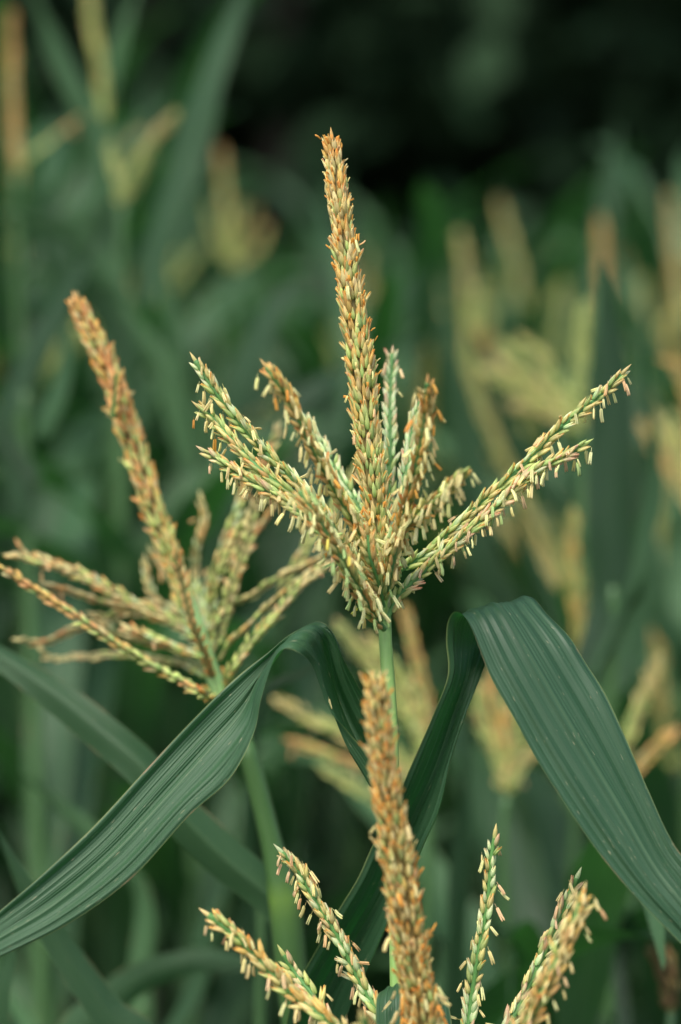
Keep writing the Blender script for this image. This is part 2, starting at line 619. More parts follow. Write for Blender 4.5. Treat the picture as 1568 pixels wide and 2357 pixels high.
    def finish(self, singles=0):
        for recs, nm, many in ((self.spk, 'spikelet', 'spikelet_cluster'), (self.ant, 'anther', 'anther_cluster')):
            if not recs:
                continue
            sc = []
            for i, (k, p, M, part, n) in enumerate(recs):
                x, y, d = to_px(M[:3, 3])
                vis = -float(np.dot(n, np.array(FW)))
                inside = (-5 < x < 1573) and (-5 < y < 2361)
                sc.append((vis + (0.25 if nm == 'anther' else 0) - 3 * abs(d - FOC) if inside else -9, i))
            sc.sort(reverse=True)
            chosen = set(i for v, i in sc[:singles] if v > -5)
            rest = {}
            for i, (k, p, M, part, n) in enumerate(recs):
                if i in chosen:
                    o = bpy.data.objects.new(nm, single_mesh(k, p))
                    link(o, part)
                    M2 = M.copy()
                    M2[:3, 3] -= self.base
                    o.matrix_basis = Matrix(M2.tolist())
                else:
                    rest.setdefault(part.name, (part, []))[1].append((k, p, M))
            for part, rs in rest.values():
                obj(many, bake(many, rs, self.base), part, kind='stuff')
        self.spk, self.ant = [], []


# ------------------------------------------------------------------ leaf builders
def leaf_sections(secs, nl=90, na=25, rib=0.0006, base=None, mat=None, nribs=7, wav=0.0, rseed=0):
    """secs: list of cross-sections, each a list of 3 or 5 (px, py, depth offset from the focus plane)"""
    A = np.array([[np.array(P(p[0], p[1], FOC + p[2])) for p in s] for s in secs])
    A = crom(A, nl)                               # (nl, k, 3)
    A = np.transpose(crom(np.transpose(A, (1, 0, 2)), na), (1, 0, 2))
    du = np.gradient(A, axis=1)
    dv = np.gradient(A, axis=0)
    Nn = norm(np.cross(dv, du))
    u = np.linspace(0, 1, na)[None, :, None]
    Ls = np.concatenate([[0], np.cumsum(np.linalg.norm(np.diff(A[:, na // 2], axis=0), axis=1))])
    r_ = random.Random(rseed)
    ph = [r_.random() * 6.28 for _ in range(6)]
    v = Ls[:, None, None]
    width = np.linalg.norm(A[:, 0] - A[:, -1], axis=1)[:, None, None]
    amp = rib * np.clip((width - 0.016) / 0.026, 0.05, 1)
    kn = np.array([[r_.uniform(-1, 1), 0, 0] for _ in range(nribs * 3)])
    kn2 = np.array([[r_.uniform(-1, 1), 0, 0] for _ in range(nribs * 3)])
    prof_ = crom(kn, na)[:, 0][None, :, None] + crom(kn2, na)[:, 0][None, :, None] * np.sin(v * 6 + ph[4])
    corr = 1.3 * prof_ + 0.35 * np.sin(u * 2 * math.pi * nribs + ph[0] + 0.8 * np.sin(v * 9)) + 0.6 * np.sin(u * 2 * math.pi * nribs * 1.7 + ph[1] + v * 5) + 0.35 * np.sin(u * 2 * math.pi * nribs * 3.1 + ph[2])
    edge = np.abs(u - 0.5) * 2
    wave = wav * edge ** 2 * np.sin(v * 60 + ph[3] + 2 * np.sin(v * 23)) * np.where(u < 0.5, 1, -1)
    A = A + Nn * (corr * amp + wave)
    V = A.reshape(-1, 3)
    F = []
    for i in range(nl - 1):
        for j in range(na - 1):
            F.append((i * na + j, i * na + j + 1, (i + 1) * na + j + 1, (i + 1) * na + j))
    uv = np.stack([np.tile(np.linspace(0, 1, na), nl), np.repeat(Ls, na)], axis=1)
    return mesh('leaf', V - base, np.array(F), mat or M_LEAF, None, uv)


def ribbon(pts, width, roll=0.0, base=(0, 0, 0), mat=None, n=36, na=7, fold=0.25, taper=(0.55, 1.0, 0.9, 0.03), refv=None, wav=0.003, rolls=None):
    c = crom([np.array(p) for p in pts], 30)
    c, L = resample(c, n)
    T = norm(np.gradient(c, axis=0))
    vw = np.array(FW) if refv is None else np.array(refv)
    side = norm(np.cross(T, vw))
    nrm = norm(np.cross(side, T))
    R = np.radians(np.linspace(rolls[0], rolls[1], n) if rolls else np.full(n, roll))[:, None]
    sd_ = side * np.cos(R) + nrm * np.sin(R)
    nr_ = -side * np.sin(R) + nrm * np.cos(R)
    w = crom(np.array([[x, 0, 0] for x in taper]), n)[:, 0] * width * 0.5
    u = np.linspace(-1, 1, na)
    ph = rnd.random() * 6
    v = np.linspace(0, L, n)
    V = c[:, None, :] + (u[None, :, None] * w[:, None, None]) * sd_[:, None, :] + (np.abs(u)[None, :, None] * fold * w[:, None, None]
        + wav * (u ** 2)[None, :, None] * np.sin(v * 38 + ph)[:, None, None] * np.sign(u)[None, :, None]) * nr_[:, None, :]
    F = []
    for i in range(n - 1):
        for j in range(na - 1):
            F.append((i * na + j, i * na + j + 1, (i + 1) * na + j + 1, (i + 1) * na + j))
    uv = np.stack([np.tile((u + 1) / 2, n), np.repeat(v, na)], axis=1)
    return mesh('leaf', V.reshape(-1, 3) - np.array(base), np.array(F), mat or M_LEAFG, None, uv)


def free_leaf(origin, az, L, width, up0, droop, base, mat=None, twist=0):
    """a leaf that leaves the stalk at origin towards azimuth az, rising then drooping"""
    pts = []
    a = math.radians(up0)
    p = np.array(origin, dtype=float)
    h = np.array([math.cos(az), math.sin(az), 0])
    N_ = 8
    for i in range(N_ + 1):
        pts.append(p.copy())
        p = p + (h * math.cos(a) + np.array([0, 0, 1]) * math.sin(a)) * L / N_
        a -= math.radians(droop) / N_ * (0.4 + 1.2 * i / N_)
    side = np.cross(h, [0, 0, 1])
    refv = np.cross(side, norm(pts[1] - pts[0]))
    return ribbon(pts, width, base=base, mat=mat, refv=np.array([0.02, 0.03, 1.0]), n=22, na=5, fold=0.35, wav=0.006,
                  taper=(0.6, 1.0, 1.0, 0.75, 0.02), rolls=(0, twist))


# ------------------------------------------------------------------ ground
def ground():
    m, nt, out = new_mat('soil')
    L = nt.links
    tc = nd(nt, 'ShaderNodeTexCoord')
    n1 = nd(nt, 'ShaderNodeTexNoise')
    n1.inputs['Scale'].default_value = 9
    n1.inputs['Detail'].default_value = 8
    L.new(tc.outputs['Object'], n1.inputs['Vector'])
    c = mixc(nt, n1.outputs['Fac'], (0.018, 0.013, 0.010), (0.075, 0.055, 0.040))
    pb = nd(nt, 'ShaderNodeBsdfPrincipled', Roughness=0.95)
    L.new(c, pb.inputs['Base Color'])
    bu = nd(nt, 'ShaderNodeBump', Strength=0.8, Distance=0.03)
    L.new(n1.outputs['Fac'], bu.inputs['Height'])
    L.new(bu.outputs[0], pb.inputs['Normal'])
    L.new(pb.outputs[0], out.inputs[0])
    xs = np.concatenate([[-400, -60], np.linspace(-6, 6, 61), [60, 400]])
    ys = np.concatenate([[-400, -30], np.linspace(-2, 18, 81), [60, 400]])
    V = []
    for y in ys:
        for x in xs:
            near = abs(x) <= 6 and -2 <= y <= 18
            V.append((x, y, (0.03 * math.sin(x * 8.4) + rnd.uniform(-0.015, 0.015)) if near else 0))
    nx = len(xs)
    F = [(j * nx + i, j * nx + i + 1, (j + 1) * nx + i + 1, (j + 1) * nx + i) for j in range(len(ys) - 1) for i in range(nx - 1)]
    o = obj('ground', mesh('ground', V, F, m), kind='structure')


ground()


# ------------------------------------------------------------------ the dark wood behind the field
def wood():
    m, nt, out = new_mat('wood_foliage')
    L = nt.links
    geo = nd(nt, 'ShaderNodeNewGeometry')
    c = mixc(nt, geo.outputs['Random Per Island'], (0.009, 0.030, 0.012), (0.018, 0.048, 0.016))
    pb = nd(nt, 'ShaderNodeBsdfPrincipled', Roughness=0.7)
    pb.inputs['Specular IOR Level'].default_value = 0.2
    L.new(c, pb.inputs['Base Color'])
    L.new(pb.outputs[0], out.inputs[0])
    r = np.random.RandomState(5)
    # tree crowns overlap into one canopy that starts low at the back and hangs over the understory
    n = 80000
    cen = np.empty((n, 3))
    cen[:, 0] = r.uniform(-16, 16, n)
    cen[:, 1] = r.uniform(15, 34, n)
    low = np.clip(3.6 - (cen[:, 1] - 15) * 0.16, 0.3, 3.6)
    cen[:, 2] = low + (11 - low) * r.rand(n) ** 1.1
    # clumps
    cl = np.stack([r.uniform(-16, 16, 900), r.uniform(15, 34, 900), r.uniform(1, 11, 900)], axis=1)
    k = r.randint(0, 900, n // 2)
    cen[: n // 2] = cl[k] + r.normal(0, 0.45, (n // 2, 3))
    lowk = np.clip(3.6 - (cen[:, 1] - 15) * 0.16, 0.3, 3.6)
    cen[:, 2] = np.maximum(cen[:, 2], lowk)
    un = r.rand(n) < 0.10     # understory
    cen[un, 2] = r.uniform(0.2, 3.6, un.sum())
    s = r.uniform(0.13, 0.34, n)
    a, b = norm(r.normal(size=(n, 3))), norm(r.normal(size=(n, 3)))
    b = norm(np.cross(a, b))
    q = np.stack([cen - a * s[:, None], cen - b * s[:, None] * 0.5, cen + a * s[:, None], cen + b * s[:, None] * 0.5], axis=1).reshape(-1, 3)
    m2 = 9000      # the deepest, closed part of the wood
    c2 = np.stack([r.uniform(-22, 22, m2), r.uniform(34, 39, m2), r.uniform(0, 12, m2)], axis=1)
    a2 = norm(r.normal(size=(m2, 3)))
    b2 = norm(np.cross(a2, norm(r.normal(size=(m2, 3)))))
    q2 = np.stack([c2 - a2 * .55, c2 - b2 * .35, c2 + a2 * .55, c2 + b2 * .35], axis=1).reshape(-1, 3)
    q = np.concatenate([q, q2])
    F = np.arange((n + m2) * 4).reshape(-1, 4)
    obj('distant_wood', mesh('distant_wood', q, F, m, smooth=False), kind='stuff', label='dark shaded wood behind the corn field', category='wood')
    # trunks
    mb, nt, out = new_mat('bark')
    pb = nd(nt, 'ShaderNodeBsdfPrincipled', Roughness=0.9)
    no = nd(nt, 'ShaderNodeTexNoise')
    no.inputs['Scale'].default_value = 6
    nt.links.new(mixc(nt, no.outputs['Fac'], (0.03, 0.024, 0.018), (0.09, 0.07, 0.055)), pb.inputs['Base Color'])
    nt.links.new(pb.outputs[0], out.inputs[0])
    Vs, Fs, off = [], [], 0
    for i in range(46):
        x, y = rnd.uniform(-14, 14), rnd.uniform(16.5, 33)
        c = np.array([[x, y, -0.1], [x + rnd.uniform(-.2, .2), y, 2], [x + rnd.uniform(-.5, .5), y, 8]])
        V, F, uv = tube(crom(c, 8), np.linspace(0.2, 0.08, 8), 8)
        Vs.append(V)
        Fs += [tuple(a + off for a in f) for f in F]
        off += len(V)
    obj('wood_trunks', mesh('wood_trunks', np.concatenate(Vs), Fs, mb), kind='stuff', label='tree trunks standing in the dark wood', category='tree trunks')


wood()

# ------------------------------------------------------------------ MAIN PLANT (sharp tassel)
R_ = random.Random(3)


def pp(lst, d=0.0):
    """list of (px, py[, dd]) -> world points at the focus depth plus offset"""
    return [np.array(P(q[0], q[1], FOC + (q[2] if len(q) > 2 else d))) for q in lst]


foot = P(930, 2400, FOC + 0.02)
foot = Vector((foot.x, foot.y, 0))
main = Plant(foot, 'sharp green corn plant in the middle with the tallest upright tassel and pale hanging anthers')
top = pp([(925, 2700), (918, 2356), (912, 2100), (905, 1850), (899, 1650), (889, 1500), (886, 1442), (883, 1380), (880, 1300), (873, 1240)])
fx = np.array([foot.x, foot.y, 0.0])
main.stalk([fx, fx * [1, 1, 0] + [0, 0, 0.5], fx + [0, 0, 1.0]] + top, [0.014, 0.013, 0.011, 0.007, 0.006, 0.0055, 0.0052, 0.0050, 0.0048, 0.0045, 0.0054, 0.004, 0.003],
           nodes=[(0.35, 0.02, (1, 1, .6)), (0.6, 0.02, (1, 1, .6)), (0.85, 0.02, (1, 1, .6))], sides=18)

ANT_M = (('apale', 4), ('apeach', 4), ('agreen', 2), ('aorange', 1), ('atan', 2))
SH = (('closed', 3), ('open', 2), ('spent', 1))
main.branch(pp([(882, 1390), (878, 1300), (868, 1200), (853, 1060), (838, 920), (822, 780), (806, 660), (791, 550), (776, 430), (764, 318)]),
            'spike', ranks=15, spacing=0.0074, rcore=(0.003, 0.0058, 0.0068, 0.0074, 0.0074, 0.0070, 0.0062, 0.0054, 0.0046, 0.0036), wid=0.95, slen=0.0118, ang=9,
            pal0=(('green', 3), ('gtan', 5), ('lime', 3)), pal1=(('tan', 5), ('orange', 5), ('dry', 2)), shapes=(('closed', 2), ('open', 3), ('spent', 2)),
            anth_fun=lambda u: 0.45 if u < 0.2 else (0.05 if u < 0.5 else 0.01), anth_pal=ANT_M, stubs=0.45, core_col=(150, 135, 85))

side = dict(ranks=4, spacing=0.0068, slen=0.0112, wid=0.92, ang=13, shapes=SH, core_col=(110, 165, 95))
G0, G1 = (('green', 3), ('lime', 1), ('gtan', 2), ('pale', 2)), (('gtan', 3), ('green', 2), ('pale', 2), ('tan', 2))
main.branch(pp([(903, 1325), (985, 1270), (1100, 1165), (1210, 1065), (1300, 975), (1380, 912), (1436, 855)]), pal0=G0, pal1=G1,
            anth_fun=lambda u: 0.35 + 0.5 * math.sin(u * 9) ** 2, anth_pal=(('apale', 3), ('apeach', 3), ('arose', 1), ('atan', 1)), rcore=(0.0016, 0.0017, 0.0012), **side)
main.branch(pp([(890, 1430), (915, 1375), (970, 1320), (1060, 1240), (1150, 1160), (1220, 1090), (1290, 1055), (1345, 1022)], -0.01), pal0=G0, pal1=(('rose', 3), ('gtan', 2), ('green', 2)),
            anth_fun=lambda u: 0.5 + 0.6 * (u > 0.25), anth_pal=(('apale', 3), ('apeach', 3), ('agreen', 1), ('arose', 2)), rcore=(0.0017, 0.0016, 0.001), **side)
B0, B1 = (('brown', 2), ('gtan', 2), ('lime', 2)), (('brown', 3), ('orange', 3), ('tan', 2))
main.branch(pp([(892, 1330, -.01), (915, 1235, -.03), (970, 1180, -.06), (1030, 1125, -.08), (1070, 1085, -.1)]), pal0=(('brown', 2), ('gtan', 2)), pal1=(('green', 2), ('lime', 2)),
            anth_fun=lambda u: 1.3 if u > 0.3 else 0.9, anth_pal=(('apeach', 5), ('apale', 2)), rcore=(0.002, 0.0018, 0.0014), **side)
main.branch(pp([(890, 1300, .0), (918, 1180, .02), (938, 1060, .04), (950, 980, .06), (966, 925, .07)]), pal0=(('pale', 3), ('green', 1)), pal1=(('pale', 3), ('rose', 1)),
            anth=0.15, anth_pal=ANT_M, rcore=(0.002, 0.002, 0.0016), **side)
main.branch(pp([(893, 1345, -.01), (925, 1210, -.04), (955, 1090, -.07), (978, 975, -.09), (984, 880, -.11)]), pal0=B0, pal1=B1,
            anth_fun=lambda u: 1.0 if u < 0.85 else 0.2, anth_pal=(('apeach', 4), ('apale', 2), ('aorange', 1)), rcore=(0.002, 0.002, 0.0018), **side)
main.branch(pp([(880, 1300, .01), (893, 1180, .04), (897, 1040, .06), (898, 900, .09), (903, 815, .1)]), pal0=(('pale', 4), ('green', 1)), pal1=(('pale', 3), ('rose', 1)),
            anth=0.12, anth_pal=(('apeach', 1), ('arose', 1)), rcore=(0.0024, 0.0026, 0.0018), **side)
main.branch(pp([(872, 1360, -.01), (835, 1240, -.03), (775, 1130, -.05), (720, 1030, -.07), (672, 930, -.08), (640, 880, -.09), (614, 845, -.09)]), pal0=B0, pal1=(('brown', 2), ('orange', 2), ('gtan', 2)),
            anth_fun=lambda u: 1.0 if u < 0.75 else 0.7, anth_pal=(('apeach', 4), ('apale', 2), ('aorange', 1)), rcore=(0.002, 0.0022, 0.0018), **side)
main.branch(pp([(874, 1290, .02), (825, 1170, .05), (770, 1080, .07), (725, 1000, .08), (700, 960, .09)]), pal0=(('pale', 4), ('green', 2)), pal1=(('pale', 3),),
            anth=0.1, anth_pal=ANT_M, rcore=(0.002, 0.0022, 0.0018), **side)
main.branch(pp([(870, 1380, .0), (770, 1215), (690, 1118), (605, 1032), (535, 950), (485, 885), (450, 830)]), pal0=(('green', 3), ('pale', 2), ('gtan', 1)), pal1=(('pale', 3), ('gtan', 2), ('green', 2)),
            anth_fun=lambda u: 0.45, anth_pal=(('apeach', 4), ('apale', 2)), rcore=(0.002, 0.0022, 0.0018), **side)
main.branch(pp([(870, 1395, -.01), (780, 1265, -.02), (700, 1165, -.02), (610, 1090, -.02), (540, 1020, -.01), (495, 968), (460, 938)]), pal0=(('brown', 1), ('gtan', 3), ('green', 3)), pal1=(('gtan', 3), ('lime', 2), ('green', 2)),
            anth_fun=lambda u: 0.95, anth_pal=(('apeach', 4), ('apale', 2), ('aorange', 1)), rcore=(0.002, 0.002, 0.0014), **side)
main.branch(pp([(874, 1420, -.02), (800, 1290, -.04), (725, 1205, -.04), (645, 1145, -.03), (565, 1098, -.02), (510, 1062, -.01), (468, 1036)]), pal0=(('green', 2), ('gtan', 2), ('brown', 1)), pal1=(('rose', 2), ('gtan', 2), ('green', 2)),
            anth_fun=lambda u: 1.25 if u < 0.8 else 0.6, anth_pal=(('apeach', 5), ('apale', 3), ('arose', 1)), rcore=(0.002, 0.0018, 0.0012), **side)
main.branch(pp([(884, 1448, -.01), (850, 1400, -.03), (805, 1320, -.055), (760, 1240, -.07), (715, 1170, -.08), (690, 1130, -.08)]), pal0=(('green', 2), ('gtan', 2), ('brown', 2)), pal1=(('gtan', 2), ('brown', 2)),
            anth_fun=lambda u: 1.5, anth_pal=(('apale', 4), ('agreen', 3), ('apeach', 3), ('ayellow', 0.3)), rcore=(0.0022, 0.002, 0.0016), **side)
main.branch(pp([(884, 1395, -.012), (872, 1340, -.03), (852, 1280, -.045), (846, 1220, -.05)]), pal0=(('green', 2), ('gtan', 2)), pal1=(('gtan', 2), ('brown', 1)),
            anth_fun=lambda u: 0.8, anth_pal=(('apale', 4), ('agreen', 3), ('apeach', 3)), rcore=(0.0014, 0.0014, 0.001), **dict(side, ranks=2))
main.branch(pp([(890, 1375, -.012), (900, 1320, -.03), (912, 1260, -.04), (925, 1205, -.045)]), pal0=(('green', 2), ('gtan', 2)), pal1=(('gtan', 2), ('brown', 1)),
            anth_fun=lambda u: 0.6, anth_pal=(('apale', 4), ('agreen', 2), ('apeach', 3)), rcore=(0.0014, 0.0014, 0.001), **dict(side, ranks=2))
main.finish(300)

# the folded leaf on the left: sections from its stalk end over the crest to its tip, near edge .. far edge
L1 = [
    [(908, 1960, .0), (908, 1955, .01), (912, 1950, .014), (915, 1945, .012), (918, 1940, .01)],
    [(888, 1880, -.012), (885, 1875, .0), (895, 1850, .015), (900, 1835, .01), (908, 1810, .01)],
    [(852, 1750, -.016), (842, 1790, -.004), (858, 1765, .03), (866, 1720, .018), (878, 1680, -.002)],
    [(805, 1681, -.018), (800, 1715, -.006), (818, 1694, .032), (830, 1650, .018), (842, 1604, -.002)],
    [(761, 1624, -.018), (766, 1618, -.002), (780, 1606, .036), (790, 1566, .022), (795, 1520, -.002)],
    [(726, 1534, -.030), (736, 1526, -.016), (752, 1518, .022), (762, 1480, .022), (766, 1456, .014)],
    [(690, 1500, -.052), (706, 1482, -.032), (726, 1462, -.006), (735, 1444, .014), (740, 1430, .026)],
    [(652, 1492, -.052), (668, 1474, -.034), (690, 1456, -.010), (703, 1444, .010), (712, 1433, .022)],
    [(622, 1530, -.040), (628, 1520, -.026), (642, 1500, -.006), (654, 1484, .004), (664, 1462, .010)],
    [(592, 1610, -.034), (594, 1590, -.022), (600, 1560, -.004), (608, 1536, .0), (615, 1502, .002)],
    [(582, 1690, -.030), (572, 1672, -.022), (558, 1640, -.008), (550, 1605, -.006), (545, 1558, -.004)],
    [(524, 1792, -.032), (506, 1762, -.026), (488, 1722, -.016), (474, 1682, -.012), (462, 1636, -.012)],
    [(432, 1880, -.036), (414, 1856, -.032), (394, 1826, -.024), (372, 1792, -.022), (346, 1760, -.022)],
    [(300, 2022, -.044), (282, 1998, -.04), (260, 1968, -.034), (240, 1938, -.032), (216, 1900, -.032)],
    [(150, 2128, -.05), (138, 2108, -.047), (124, 2082, -.042), (108, 2050, -.042), (92, 2016, -.042)],
    [(-10, 2206, -.056), (-14, 2190, -.056), (-20, 2170, -.054), (-26, 2150, -.052), (-32, 2126, -.052)],
    [(-150, 2262, -.06), (-150, 2261, -.06), (-150, 2260, -.06), (-150, 2259, -.06), (-150, 2258, -.06)],
]
main.leaf(leaf_sections(L1, nl=150, na=37, base=main.base, rib=0.0014, nribs=4, rseed=2, wav=0.0011), label='long dark green leaf folded over at its crest and hanging to the lower left')
LS = [[(880, 2640, .03), (945, 2640, .04), (1010, 2640, .03)], [(868, 2440, .03), (945, 2430, .035), (1030, 2440, .03)], [(864, 2310, .02), (945, 2285, .022), (1030, 2312, .02)],
      [(876, 2278, .0), (945, 2262, .0), (1022, 2286, .0)], [(864, 2310, -.02), (945, 2296, -.03), (1034, 2318, -.02)], [(872, 2440, -.03), (950, 2440, -.04), (1036, 2440, -.03)], [(940, 2700, -.03), (950, 2700, -.03), (960, 2700, -.03)]]
main.leaf(leaf_sections(LS, nl=60, na=15, base=main.base, rib=0.0006, nribs=5, rseed=5),
          label='short rounded teal green leaf curling behind the front spike')
for az, z in ((0.4, .55), (2.9, .35), (3.9, .7)):
    main.leaf(free_leaf((foot.x, foot.y, z), az + 1.2, 0.6, 0.07, 60, 110, main.base, M_LEAF))

# ------------------------------------------------------------------ LEFT PLANT (a little behind, brown open tassel)
DL = 0.22
foot = P(700, 2500, FOC + DL)
foot = Vector((foot.x, foot.y, 0))
left = Plant(foot, 'left corn plant with spent tan tassel of many spreading branches, slightly out of focus')


def pl(lst, d=0.0):
    return [np.array(P(q[0], q[1], FOC + DL + d + (q[2] if len(q) > 2 else 0))) for q in lst]


fx = np.array([foot.x, foot.y, 0.0])
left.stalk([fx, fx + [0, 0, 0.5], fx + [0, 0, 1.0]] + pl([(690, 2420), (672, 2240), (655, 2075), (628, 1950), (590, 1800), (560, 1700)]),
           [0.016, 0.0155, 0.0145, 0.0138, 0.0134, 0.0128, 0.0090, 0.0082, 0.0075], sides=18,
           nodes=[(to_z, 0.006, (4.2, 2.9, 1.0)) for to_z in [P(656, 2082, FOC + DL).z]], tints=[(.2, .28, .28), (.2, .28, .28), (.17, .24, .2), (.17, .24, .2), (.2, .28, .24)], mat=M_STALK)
left.stalk(pl([(562, 1704), (540, 1650), (505, 1590), (480, 1520), (455, 1440), (425, 1360), (395, 1290)]), [0.0078, 0.0074, 0.0068, 0.0062, 0.0056, 0.005, 0.003], name='tassel_stem', tints=[(.9, .9, 1.0), (1, 1, 1.3)])
DRY0, DRY1 = (('lime', 3), ('pale', 2), ('dry', 3)), (('dry', 6), ('tan', 2))
left.branch(pl([(440, 1430), (410, 1330), (375, 1230), (335, 1110), (300, 1000), (268, 900), (228, 800), (198, 740), (176, 690)]), 'spike', ranks=12, spacing=0.0082,
            rcore=(0.003, 0.0055, 0.0062, 0.0066, 0.0068, 0.0068, 0.0064, 0.0056, 0.0048), slen=0.0122, ang=9, pal0=(('lime', 4), ('gtan', 2), ('dry', 1)), pal1=(('rust', 5), ('orange', 4), ('dry', 2)),
            shapes=(('closed', 1), ('spent', 2)), stubs=0.3, core_col=(130, 100, 60))
left.branch(pl([(262, 960, -.02), (270, 900, -.025), (268, 862, -.028)]), ranks=3, spacing=0.008, rcore=(0.003, 0.003, 0.002), pal0=(('rust', 1),), pal1=(('rust', 2), ('orange', 1)), slen=0.011, ang=12)
sd2 = dict(spacing=0.0085, slen=0.0105, ang=10, wid=1.0, shapes=(('closed', 2), ('spent', 1)), core_col=(150, 150, 95))
LB = [
    ([(470, 1480), (420, 1440), (330, 1400), (240, 1350), (150, 1310), (70, 1285), (25, 1278)], 3, DRY0, DRY1, .02),
    ([(462, 1470), (400, 1400), (300, 1385), (190, 1320), (100, 1290), (60, 1275), (45, 1255)], 3, DRY0, (('rust', 2), ('dry', 2)), .06),
    ([(490, 1600, -.02), (470, 1595, -.03), (400, 1555), (300, 1500), (210, 1440), (120, 1380), (50, 1335), (5, 1305)], 3, (('lime', 5), ('green', 1)), (('rust', 3), ('orange', 3), ('dry', 1)), -.05),
    ([(465, 1490), (420, 1420), (340, 1400), (270, 1395), (190, 1370), (110, 1345)], 2, DRY0, (('rust', 1), ('dry', 3)), .04),
    ([(468, 1495), (420, 1445), (360, 1418), (300, 1410), (250, 1418), (215, 1412)], 3, DRY0, (('dry', 3), ('brown', 2)), .05),
    ([(480, 1530), (430, 1500), (360, 1480), (290, 1465), (230, 1440), (180, 1445), (110, 1475), (45, 1472)], 2, DRY0, (('dry', 3), ('rust', 1)), .08),
    ([(485, 1560), (440, 1530), (380, 1520), (300, 1508), (200, 1510), (120, 1515), (95, 1490)], 2, (('lime', 2), ('pale', 1)), (('dry', 3),), .10),
    ([(478, 1520), (440, 1505), (380, 1480), (330, 1460), (290, 1440)], 3, DRY0, (('dry', 2), ('brown', 2)), .0),
    ([(470, 1470), (430, 1440), (370, 1400), (345, 1350), (335, 1290)], 4, (('pale', 2), ('dry', 2)), (('pale', 1), ('dry', 3)), .08),
    ([(470, 1450), (440, 1400), (400, 1340), (350, 1270)], 3, (('pale', 2), ('dry', 2)), (('dry', 3), ('rust', 1)), .09),
    ([(495, 1570), (470, 1500, -.01), (440, 1420, -.03), (420, 1340, -.04), (405, 1270, -.05)], 2, (('brown', 1),), (('brown', 3),), -.02),
    ([(470, 1460), (450, 1350), (455, 1260), (470, 1200), (462, 1145)], 3, (('pale', 3), ('lime', 1)), (('dry', 3), ('brown', 1)), .10),
    ([(475, 1480), (475, 1380), (505, 1280), (540, 1190), (570, 1110), (610, 1060), (640, 985)], 3, (('pale', 2), ('lime', 3)), (('lime', 1), ('dry', 3), ('rust', 2)), .07),
    ([(480, 1490), (485, 1430), (490, 1350), (520, 1290), (555, 1210)], 3, (('lime', 3), ('pale', 1)), (('lime', 2), ('dry', 1)), .05),
    ([(490, 1500), (510, 1430), (535, 1340), (570, 1250), (585, 1170), (630, 1130)], 2, (('lime', 3),), (('lime', 1), ('dry', 2)), .03),
    ([(490, 1510), (515, 1450), (540, 1380), (560, 1290), (600, 1210), (640, 1150)], 2, (('lime', 3), ('dry', 1)), (('rust', 2), ('dry', 1)), .06),
    ([(488, 1450), (520, 1400), (580, 1370), (640, 1330), (700, 1305), (740, 1285), (765, 1265)], 2, (('lime', 3), ('dry', 1)), (('brown', 1), ('dry', 3)), .04),
    ([(505, 1520), (530, 1480), (570, 1440), (620, 1390), (680, 1340), (740, 1300), (770, 1290)], 2, (('lime', 2), ('dry', 2)), (('brown', 1), ('dry', 3)), .0),
    ([(520, 1600), (530, 1550), (570, 1490), (630, 1420), (690, 1350), (750, 1305)], 3, (('lime', 4),), (('dry', 2), ('lime', 1)), -.02),
    ([(640, 1360), (680, 1300), (710, 1250), (760, 1180), (800, 1110), (830, 1060)], 2, (('lime', 3),), (('lime', 2), ('dry', 2)), .07),
]
for pts_, rk, a0, a1, dz in LB:
    left.branch(pl(pts_, dz) if pts_[0][0] == 640 else pl([pts_[0]]) + pl(pts_[1:], dz), ranks=rk, pal0=a0, pal1=a1, rcore=(0.0018, 0.0018, 0.0014), anth=0.03, anth_pal=(('atan', 1),), **sd2)
left.finish(300)

# the wide folded leaf on the right; it rises from the left plant's stalk below the frame
R1 = [
    [(668, 2560, .15), (690, 2550, .165), (715, 2540, .15)],
    [(650, 2440, .10), (700, 2440, .13), (760, 2430, .11)],
    [(678, 2290, .07), (740, 2310, .10), (815, 2300, .08)],
    [(745, 2165, .05), (815, 2165, .08), (880, 2165, .05)],
    [(812, 2045, .04), (880, 2050, .06), (940, 2025, .03)],
    [(878, 1920, .03), (940, 1900, .05), (1000, 1900, .02)],
    [(945, 1780, .01), (1000, 1770, .035), (1042, 1750, .02)],
    [(1003, 1640, .0), (1045, 1640, .03), (1075, 1640, .02)],
    [(1036, 1550, .0), (1072, 1560, .03), (1112, 1545, .03)],
    [(1032, 1475, .0), (1085, 1480, .04), (1140, 1470, .05)],
    [(1036, 1430, -.004), (1100, 1420, .03), (1180, 1405, .05)],
    [(1052, 1415, -.014), (1135, 1388, .012), (1222, 1374, .03)],
    [(1078, 1445, -.03), (1160, 1408, -.012), (1262, 1410, .012)],
    [(1128, 1560, -.042), (1215, 1500, -.028), (1318, 1478, -.006)],
    [(1205, 1700, -.05), (1290, 1630, -.036), (1378, 1572, -.018)],
    [(1285, 1835, -.058), (1365, 1755, -.042), (1436, 1690, -.03)],
    [(1372, 1962, -.062), (1440, 1880, -.05), (1492, 1818, -.04)],
    [(1462, 2068, -.066), (1510, 2000, -.058), (1548, 1938, -.05)],
    [(1568, 2172, -.07), (1600, 2115, -.068), (1630, 2055, -.062)],
    [(1800, 2400, -.08), (1802, 2395, -.08), (1805, 2390, -.08)],
]
left.leaf(leaf_sections(R1, nl=150, na=43, base=left.base, rib=0.0011, nribs=5, rseed=8, wav=0.0009), label='broad ribbed dark green leaf bent over sharply and hanging to the lower right')
